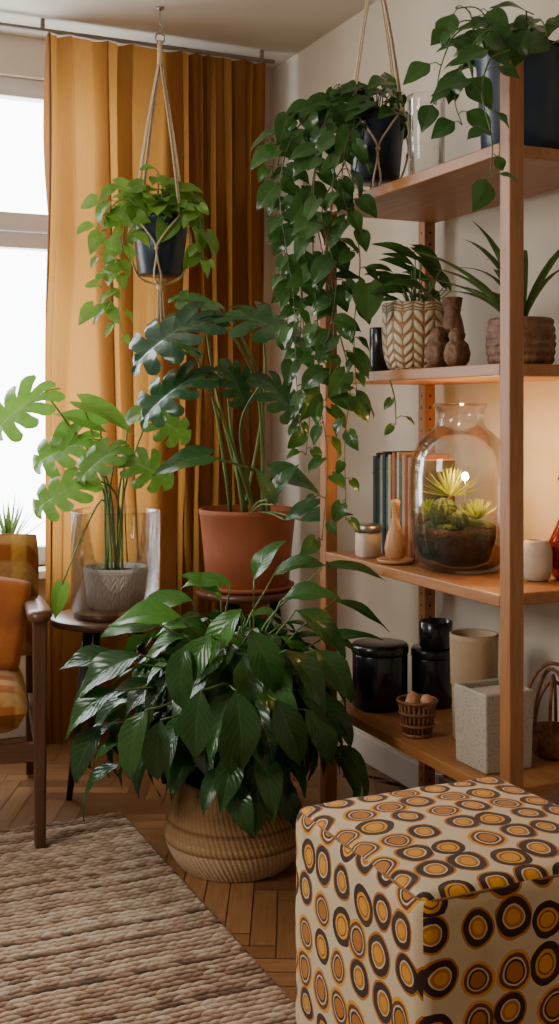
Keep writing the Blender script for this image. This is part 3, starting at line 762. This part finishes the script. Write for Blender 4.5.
# ================================================================ SHELF 2
z=S2+.0005
g=Vector((1.60,2.65,z)); pl=thing('potted_fern','slender leaved plant in cream and brown leaf patterned pot','plant',g)
pot(pl,M['leafpot'],g,.066,.082,.18,.003,prof=[(.064,0),(.077,.008),(.086,.035),(.091,.07),(.093,.11),(.091,.155),(.092,.164),(.092,.178),(.089,.18)]); soil(pl,g,.074,.158)
ms=MB(); ml=MB(); random.seed(8)
for i in range(34):
    a=random.uniform(0,2*PI); el=random.uniform(.5,1.4); hd_=Vector((math.cos(a)*math.cos(el),math.sin(a)*math.cos(el),math.sin(el))); b0=g+Vector((hd_.x*.03,hd_.y*.03,.16)); B=b0+hd_*random.uniform(.05,.14)
    if B.x>1.8: continue
    ms.tube([b0,B],.0018,n=4); s=random.uniform(.08,.13); leaf(ml,B,hd_+Vector((0,0,-.1))+camdir(-.3,0,0),TOCAM*.6+Vector((0,0,.6)),s,s*.30,'narrow',.9,.2,.4)
ms.build('stems',M['stem'],pl); ml.build('foliage',M['pothos'],pl)
g=Vector((1.575,2.80,z)); b=MB(); b.lathe([(.028,0),(.031,.004),(.031,.12),(.029,.125),(.024,.125),(.024,.02),(.003,.012)],g,32,True,True)
tag(b.build('dark_jar',M['blackglaze'],origin=g),'small dark jar left of the leaf patterned pot','jar')
g=Vector((1.60,2.475,z)); b=MB(); b.lathe([(.022,0),(.028,.01),(.031,.05),(.027,.08),(.030,.10),(.024,.125),(.020,.14),(.024,.165),(.026,.18),(.021,.182),(.017,.15),(.005,.14)],g,28,True,True,lambda a,z:1+.04*math.sin(a*8+z*60))
tag(b.build('carved_vase',M['carved'],origin=g),'tall slim carved brown wooden vase between patterned pot and gourds','vase')
for k,(u_,v_,hh,lb) in enumerate(((1.545,2.455,.105,'rounded carved wooden gourd ornament nearer the carved vase'),(1.555,2.385,.098,'squat carved wooden gourd ornament nearer the shelf post'))):
    g=Vector((u_,v_,z)); q=hh; b=MB(); b.lathe([(.018,0),(.030,q*.15),(.034,q*.35),(.028,q*.58),(.018,q*.68),(.022,q*.82),(.014,q*.97),(.003,q)],g,24,True,True,lambda a,z:1+.06*math.cos(a*6))
    tag(b.build('gourd_ornament',M['carved'],origin=g),lb,'ornament','carved gourds on the second shelf')
g=Vector((1.66,2.27,z)); pl=thing('potted_spider_plant','striped strap leaved plant in squat ridged wooden bowl behind shelf post','plant',g)
pr=[(.055,0)]
for i in range(24): pr.append((.074+.006*math.sin(PI*i/23)+.0035*abs(math.sin(i*PI/4)),.006+.106*i/23))
pr.append((.072,.115))
pot(pl,M['carved'],g,.05,.07,.115,.002,prof=pr); soil(pl,g,.058,.10)
ml=MB(); random.seed(4)
for i in range(30):
    a=random.uniform(0,2*PI); el=random.uniform(.75,1.45); hd_=Vector((math.cos(a)*math.cos(el),math.sin(a)*math.cos(el),math.sin(el)))
    if hd_.x>.25: continue
    s=random.uniform(.20,.34); leaf(ml,g+Vector((hd_.x*.03,hd_.y*.03,.10)),hd_,Vector((0,0,1))+Vector((hd_.x,hd_.y,0))*.2,s,.028,'strap',random.uniform(.7,1.6),.25,.5)
ml.build('foliage',M['grass'],pl)

# ================================================================ SHELF 3
z=S3+.0005; random.seed(12)
books=[((.02,.05,.05),.275,.016,'dark teal'),((.015,.028,.024),.285,.013,'black green'),((.04,.13,.14),.27,.015,'blue green'),((.40,.36,.30),.28,.012,'pale grey'),((.015,.04,.065),.29,.016,'navy'),
 ((.08,.17,.15),.275,.012,'sea green'),((.55,.46,.32),.282,.014,'cream'),((.46,.17,.035),.288,.015,'rust orange'),((.10,.055,.03),.272,.013,'dark brown'),((.58,.50,.38),.29,.011,'ivory'),((.07,.11,.085),.268,.014,'moss green'),((.48,.29,.14),.285,.018,'tan'),((.33,.07,.025),.28,.012,'brick red'),((.42,.21,.08),.278,.019,'caramel brown'),((.22,.085,.04),.286,.015,'reddish brown'),((.52,.32,.16),.274,.014,'light tan'),((.03,.028,.024),.270,.010,'charcoal')]
y=2.905
for col,hh,th,nm in books:
    y-=th+.001; dp=.115; x0=1.605+random.uniform(0,.006)
    m=plain('book_cloth_'+nm.replace(' ','_'),col,None,.6,30,bs=.15)
    bk=thing('book',f'upright {nm} hardback book in the row on the third shelf','book',(x0+dp/2,y+th/2,z),'books on the third shelf')
    b=MB(); b.box((x0,y,z),(x0+.004,y+th,z+hh)); b.box((x0+.004,y,z),(x0+dp,y+.0025,z+hh)); b.box((x0+.004,y+th-.0025,z),(x0+dp,y+th,z+hh))
    b.box((x0-.0012,y,z+hh*.82),(x0,y+th,z+hh*.835)); b.box((x0-.0012,y,z+hh*.12),(x0,y+th,z+hh*.13))
    b.build('cover',m,bk,smooth=False,bevel=.0008)
    MB().box((x0+.005,y+.003,z+.003),(x0+dp-.004,y+th-.003,z+hh-.004)).build('pages',M['pages'],bk,smooth=False)
g=Vector((1.535,2.80,z)); tn=thing('storage_jar','small squarish cream jar with flat metal lid in front of the books','jar',g)
b=MB(); b.lathe([(.030,0),(.034,.006),(.034,.062),(.030,.070)],g,32,True,True,lambda a,z:1/max(abs(math.cos(a)),abs(math.sin(a)))**.5*.92); b.build('body',M['cream'],tn)
b=MB(); b.lathe([(.036,.070),(.038,.073),(.038,.088),(.035,.091),(.003,.091)],g,32,True,True); b.build('lid',M['metal'],tn)
g=Vector((1.538,2.655,z)); b=MB(); b.lathe([(.03,0),(.046,.004),(.050,.012),(.046,.012),(.028,.006)],g,40,True,True)
tag(b.build('small_plate',M['tanwood'],origin=g),'small round wooden plate under the turned bottle','plate')
g=g+Vector((0,0,.0125)); b=MB(); b.lathe([(.018,0),(.026,.006),(.029,.03),(.024,.06),(.013,.09),(.009,.115),(.011,.14),(.013,.152),(.009,.158),(.003,.158)],g,32,True,True)
tag(b.build('turned_bottle',M['tanwood'],origin=g),'pear shaped turned beech bottle on small plate beside the terrarium','bottle')
# terrarium
g=Vector((1.630,2.485,z)); te=thing('terrarium','large rounded clear glass jar terrarium with soil and warm light inside','terrarium',g)
pr=[(.004,0),(.082,0),(.102,.008),(.118,.035),(.127,.09),(.130,.17),(.129,.24),(.124,.285),(.110,.322),(.086,.347),(.068,.360),(.060,.372),(.058,.395),(.063,.408),(.070,.416),(.067,.424)]
pin=[(max(.004,r-.004),zz+.003 if zz<.02 else zz) for r,zz in reversed(pr[:-1])]
b=MB(); b.lathe(pr+pin,g,64,False,False); b.build('jar',M['glass'],te)
b=MB(); sp_=[(.075,.007),(.094,.014),(.110,.04),(.119,.085),(.114,.106),(.06,.118),(.003,.124)]; b.lathe(sp_,g,48,True,True); b.build('soil',M['soil'],te)
b=MB(); b.lathe([(.094,.111),(.086,.119),(.070,.123),(.04,.126),(.003,.128)],g,60,True,True,lambda a,z:1+.10*math.sin(a*5+1)+.04*math.sin(a*13)); b.build('moss',M['moss'],te)
def rosette(pos,n,L,W,label,el0=.2,el1=1.4,mt='succ',tint=.6,name='succulent'):
    ml=MB()
    for i in range(n):
        a=i*2.4; el=el0+(el1-el0)*i/n; d=Vector((math.cos(a)*math.cos(el),math.sin(a)*math.cos(el),math.sin(el))); s=L*(1-.3*i/n)
        leaf(ml,pos+d*.004,d,Vector((0,0,1))-d*.5,s,W,'narrow',-.3,.5,tint,.0)
    tag(ml.build(name,M[mt],origin=pos),label,'succulent')
rosette(g+Vector((-.010,.030,.185)),46,.095,.010,'spiky air plant rising highest in the glass terrarium',.0,1.5,tint=.9)
rosette(g+Vector((-.060,.048,.134)),26,.058,.016,'small green rosette at left inside the glass terrarium',.2,1.4,tint=.3)
rosette(g+Vector((-.005,-.078,.132)),36,.070,.009,'spiky green tuft at the right inside the glass terrarium',.3,1.5,tint=.7)
for dx,dy,r,lb in ((-.058,-.012,.034,'larger ribbed round cactus in the glass terrarium'),(-.048,-.070,.020,'smaller ribbed round cactus in the glass terrarium')):
    b=MB(); pos=g+Vector((dx,dy,.116+r*.9)); prf=[(max(1e-4,r*math.sin(PI*i/12)),-r*1.15*math.cos(PI*i/12)) for i in range(13)]; b.lathe(prf,pos,48,True,True,lambda a,z:1+.09*math.cos(a*12))
    tag(b.build('cactus',M['moss'],origin=pos),lb,'cactus')
b=MB(); b.tube([g+Vector((-.010,.030,.114)),g+Vector((-.010,.030,.187))],.008,.005,8); b.build('driftwood',M['carved'],te)
bs=MB(); Bp=g+Vector((-.015,-.045,.240)); bs.tube([g+Vector((-.010,-.04,.114)),Bp-Vector((0,0,.01))],.0015,n=6)
lb=thing('light_bulb','tiny glowing warm bulb on a stem inside the terrarium','light bulb',g+Vector((-.010,-.04,.114)))
bs.build('stem',M['metal'],lb); b=MB(); b.ball(Bp,.009,1.2,12); b.build('bulb',M['bulb'],lb)
g=Vector((1.690,2.248,z)); b=MB(); b.lathe([(.022,0),(.032,.006),(.037,.03),(.037,.07),(.030,.092),(.026,.098),(.022,.096),(.028,.07),(.028,.02),(.003,.012)],g,32,True,True)
tag(b.build('ceramic_cup',M['cream'],origin=g),'small rounded cream ceramic cup right of the terrarium','cup')
g=Vector((1.775,2.235,z)); b=MB(); b.lathe([(.030,0),(.040,.008),(.050,.05),(.048,.09),(.030,.13),(.020,.155),(.018,.20),(.024,.235),(.028,.245),(.024,.245),(.015,.20),(.016,.155),(.026,.13),(.044,.085),(.044,.05),(.003,.012)],g,40,True,True)
tag(b.build('red_vase',M['redglass'],origin=g),'red amber glass vase at the right end of the third shelf','vase')

# ================================================================ SHELF 4
z=S4+.0005
def canister(g,r,h,label,mt='blackglaze'):
    cn=thing('canister',label,'canister',g); b=MB(); b.lathe([(r*.92,0),(r,.008),(r,h-.03),(r*.97,h-.026)],g,44,True,True); b.build('body',M[mt],cn)
    b=MB(); b.lathe([(r*1.03,h-.0255),(r*1.04,h-.022),(r*1.04,h-.006),(r*.98,h),(.003,h)],g,44,True,True); b.build('lid',M[mt],cn); return cn
canister(Vector((1.602,2.852,z)),.078,.18,'wide glossy black lidded canister at the far end of bottom shelf')
canister(Vector((1.745,2.805,z)),.058,.165,'narrower black lidded canister standing behind the wide one')
g=Vector((1.748,2.790,z+.1655)); b=MB(); b.lathe([(.040,0),(.046,.006),(.048,.075),(.045,.077),(.043,.075),(.041,.012),(.003,.008)],g,36,True,True)
tag(b.build('black_bowl',M['blackglaze'],origin=g),'small black cup stacked on the narrower black canister','cup')
for k,(zz,mt,r,lb) in enumerate(((0,'beige2',.056,'sand coloured stoneware cup at the bottom of the stack'),(.135,'beige',.062,'wider beige stoneware cup on top of the stack'))):
    g=Vector((1.665,2.475,z+zz+k*.0005)); b=MB(); b.lathe([(r*.9,0),(r*.96,.006),(r,.12),(r,.133),(r-.004,.1345),(r-.007,.13),(r-.008,.012),(.003,.01)],g,40,True,True)
    tag(b.build('stoneware_cup',M[mt],origin=g),lb,'cup','stacked stoneware cups')
g=Vector((1.585,2.275,z)); bx=thing('square_planter','speckled grey concrete square planter with pale stone filling','planter',g)
b=MB(); s=.068; hh=.185
def ring(sx,zz): return [(g.x-sx,g.y-sx,g.z+zz),(g.x+sx,g.y-sx,g.z+zz),(g.x+sx,g.y+sx,g.z+zz),(g.x-sx,g.y+sx,g.z+zz)]
idx=b.grid([ring(s*.94,0),ring(s,hh),ring(s-.010,hh),ring(s-.012,.02)],[[(0,0)]*4]*4,True); b.f.append(tuple(reversed(idx[0]))); b.f.append(tuple(idx[-1]))
b.build('box',M['concrete'],bx,smooth=False,bevel=.004)
b=MB(); b.box((g.x-s+.014,g.y-s+.014,g.z+.03),(g.x+s-.014,g.y+s-.014,g.z+hh-.012)); b.build('filling',M['cream'],bx,smooth=False,bevel=.006)
g=Vector((1.548,2.56,z)); wk=thing('wicker_basket','small brown slatted wicker basket holding eggs on the bottom shelf','basket',g)
b=MB(); 
for k in range(22):
    a=2*PI*k/22; b.tube([g+Vector((.034*math.cos(a),.034*math.sin(a),.004)),g+Vector((.047*math.cos(a),.047*math.sin(a),.088))],.0038,n=6)
for zz,r in ((.005,.036),(.03,.041),(.06,.045),(.09,.050)):
    b.tube([g+Vector((r*math.cos(t_),r*math.sin(t_),zz)) for t_ in [2*PI*i/28 for i in range(29)]],.0045,n=6,caps=False)
b.lathe([(.034,0),(.036,.004),(.003,.005)],g,24,True,True)
b.lathe([(.030,.006),(.040,.062),(.003,.064)],g,24,True,True)
b.build('weave',M['wicker'],wk)
for k,(dx,dy,lb) in enumerate(((-.022,-.010,'brown egg at the front of the wicker basket'),(.018,-.018,'brown egg at the right of the wicker basket'),(.0,.022,'brown egg at the back of the wicker basket'))):
    e=MB(); pos=g+Vector((dx,dy,.086)); e.ball(pos,.018,1.2,16); tag(e.build('egg',M['egg'],origin=pos),lb,'egg','eggs in the wicker basket')
g=Vector((1.755,2.27,z)); tw=thing('twig_basket','round brown twig basket with twisted loop handles at right end','basket',g)
b=MB(); b.lathe([(.035,0),(.05,.01),(.056,.05),(.052,.07),(.046,.07),(.003,.02)],g,28,True,True,lambda a,z:1+.02*math.sin(a*20+z*200)); b.build('bowl',M['wicker'],tw)
b=MB()
for k in range(4):
    a0=k*.8; R=.055+.006*k
    b.tube([g+Vector((math.cos(a0)*R*math.cos(t_),math.sin(a0)*R*math.cos(t_),.06+(.12+.015*k)*math.sin(t_))) for t_ in [PI*i/18 for i in range(19)]],.0045,n=6)
b.build('handles',M['wicker'],tw)

# ================================================================ ARMCHAIR
CHX,CHY=.462,3.466
ch=thing('armchair','walnut framed armchair with mustard checked cushions at left edge','armchair',(CHX,CHY,.008),rz=math.radians(-9.9))
W=.29
for sx in (-1,1):
    MB().prism((sx*W,-.29,0),(sx*W,-.285,.62),.030,.040).build('leg',M['darkwoodZ'],ch,local=True,smooth=False,bevel=.006)
    MB().prism((sx*W,.36,0),(sx*W,.27,.56),.030,.040).build('leg',M['darkwoodZ'],ch,local=True,smooth=False,bevel=.006)
    b=MB(); rows=[];uvs=[]
    for i in range(13):
        t_=i/12; yy=-.325+.64*t_; w=.036*(1-.25*t_) if i>0 else .02; zz=.632-.05*t_**1.5
        if i==1: w=.034
        rows.append([(sx*W-w,yy,zz-.006),(sx*W-w*.8,yy,zz-.016),(sx*W+w*.8,yy,zz-.016),(sx*W+w,yy,zz-.006),(sx*W+w,yy,zz+.006),(sx*W+w*.8,yy,zz+.012),(sx*W-w*.8,yy,zz+.012),(sx*W-w,yy,zz+.006)]); uvs.append([(0,0)]*8)
    idx=b.grid(rows,uvs,True); b.f.append(tuple(reversed(idx[0]))); b.f.append(tuple(idx[-1]))
    b.build('armrest',M['darkwoodX'],ch,local=True)
    MB().box((sx*W-.012,-.27,.235),(sx*W+.012,.28,.285)).build('side_rail',M['darkwoodX'],ch,local=True,smooth=False,bevel=.003)
MB().box((-W+.012,-.30,.235),(W-.012,-.275,.285)).build('front_rail',M['darkwoodX'],ch,local=True,smooth=False,bevel=.003)
MB().box((-W+.012,.26,.235),(W-.012,.285,.285)).build('back_rail',M['darkwoodX'],ch,local=True,smooth=False,bevel=.003)
def cushion(cx_,cy_,cz,a,b_,hth,rx=0,n=20):
    m_=MB(); R=Matrix.Rotation(rx,3,'X')
    for sgn in (1,-1):
        rows=[];uvs=[]
        for i in range(n+1):
            r=[];u=[]
            for j in range(n+1):
                x=-1+2*i/n; y=-1+2*j/n
                e=max(0,(1-abs(x)**6)*(1-abs(y)**6))**.35
                p_=Vector((x*a*(1-.03*abs(y)**4),y*b_*(1-.03*abs(x)**4),sgn*hth*e)); p_=R@p_
                r.append((cx_+p_.x,cy_+p_.y,cz+p_.z)); u.append((i/n,j/n))
            rows.append(r if sgn>0 else r[::-1]); uvs.append(u)
        m_.grid(rows,uvs)
    return m_
cushion(0,-.02,.365,.262,.275,.075).build('seat_cushion',M['plaid'],ch,local=True)
cushion(.035,.235,.605,.275,.205,.050,math.radians(100)).build('back_cushion',M['plaid'],ch,local=True)
pc=cushion(0,0,0,.140,.140,.045,math.radians(70))
pw_=pc.build('throw_pillow',M['orange'],None,origin=(0,0,0)); pw_.location=(CHX+.125,CHY-.01,.578); pw_.rotation_euler=(0,math.radians(10),math.radians(-9.9))
tag(pw_,'rust orange velvet throw pillow leaning on the armchair back','pillow')

# sill plant
g=Vector((.8175,4.18,WZ0+.0005)); pl=thing('potted_succulent','small spiky green plant in white pot on the window sill','plant',g)
pot(pl,M['white'],g,.035,.045,.10,.002); soil(pl,g,.038,.085); ml=MB(); random.seed(2)
for i in range(26):
    a=i*2.4; el=.5+.95*i/26; d=Vector((math.cos(a)*math.cos(el),math.sin(a)*math.cos(el)*.4-.1,math.sin(el))); leaf(ml,g+Vector((0,0,.09)),d,Vector((0,0,1))-d*.5,random.uniform(.12,.2),.014,'narrow',-.2,.4,.7,0)
ml.build('foliage',M['grass'],pl)

# ================================================================ LIGHT
w=bpy.data.worlds.new('world'); bpy.context.scene.world=w; w.use_nodes=True
bg=w.node_tree.nodes['Background']; bg.inputs[0].default_value=(.95,.98,1,1); bg.inputs[1].default_value=12.5
def area(name,loc,tgt,sx,sy,pw_,col,portal=False):
    l=bpy.data.lights.new(name,'AREA'); l.shape='RECTANGLE'; l.size=sx; l.size_y=sy; l.energy=pw_; l.color=col
    o=bpy.data.objects.new(name,l); C.objects.link(o); o.location=loc
    o.rotation_euler=(Vector(tgt)-Vector(loc)).to_track_quat('-Z','Y').to_euler()
    if portal: l.cycles.is_portal=True
    return o
area('window_portal',((WX0+WX1)/2,Y1+.16,(WZ0+WZ1)/2),((WX0+WX1)/2,0,(WZ0+WZ1)/2),WX1-WX0,WZ1-WZ0,1,(1,1,1),True)
area('room_fill',(-1.5,2.1,1.95),(1.4,2.8,.75),.8,.8,41,(1,.95,.87))  # added fill lamp inside the room
def point(name,loc,e,col,r=.02):
    l=bpy.data.lights.new(name,'POINT'); l.energy=e; l.color=col; l.shadow_soft_size=r; o=bpy.data.objects.new(name,l); C.objects.link(o); o.location=loc
point('terrarium_glow',Bp+Vector((0,-.002,.024)),6.0,(1,.50,.15),.008)

cam=bpy.data.cameras.new('camera'); co=bpy.data.objects.new('camera',cam); C.objects.link(co)
co.location=(0,0,EYE); co.rotation_euler=(PI/2,0,-YAW); cam.sensor_fit='AUTO'; cam.sensor_width=36; cam.lens=36*F/1024; cam.shift_y=-102/1024; cam.clip_start=.05
bpy.context.scene.camera=co
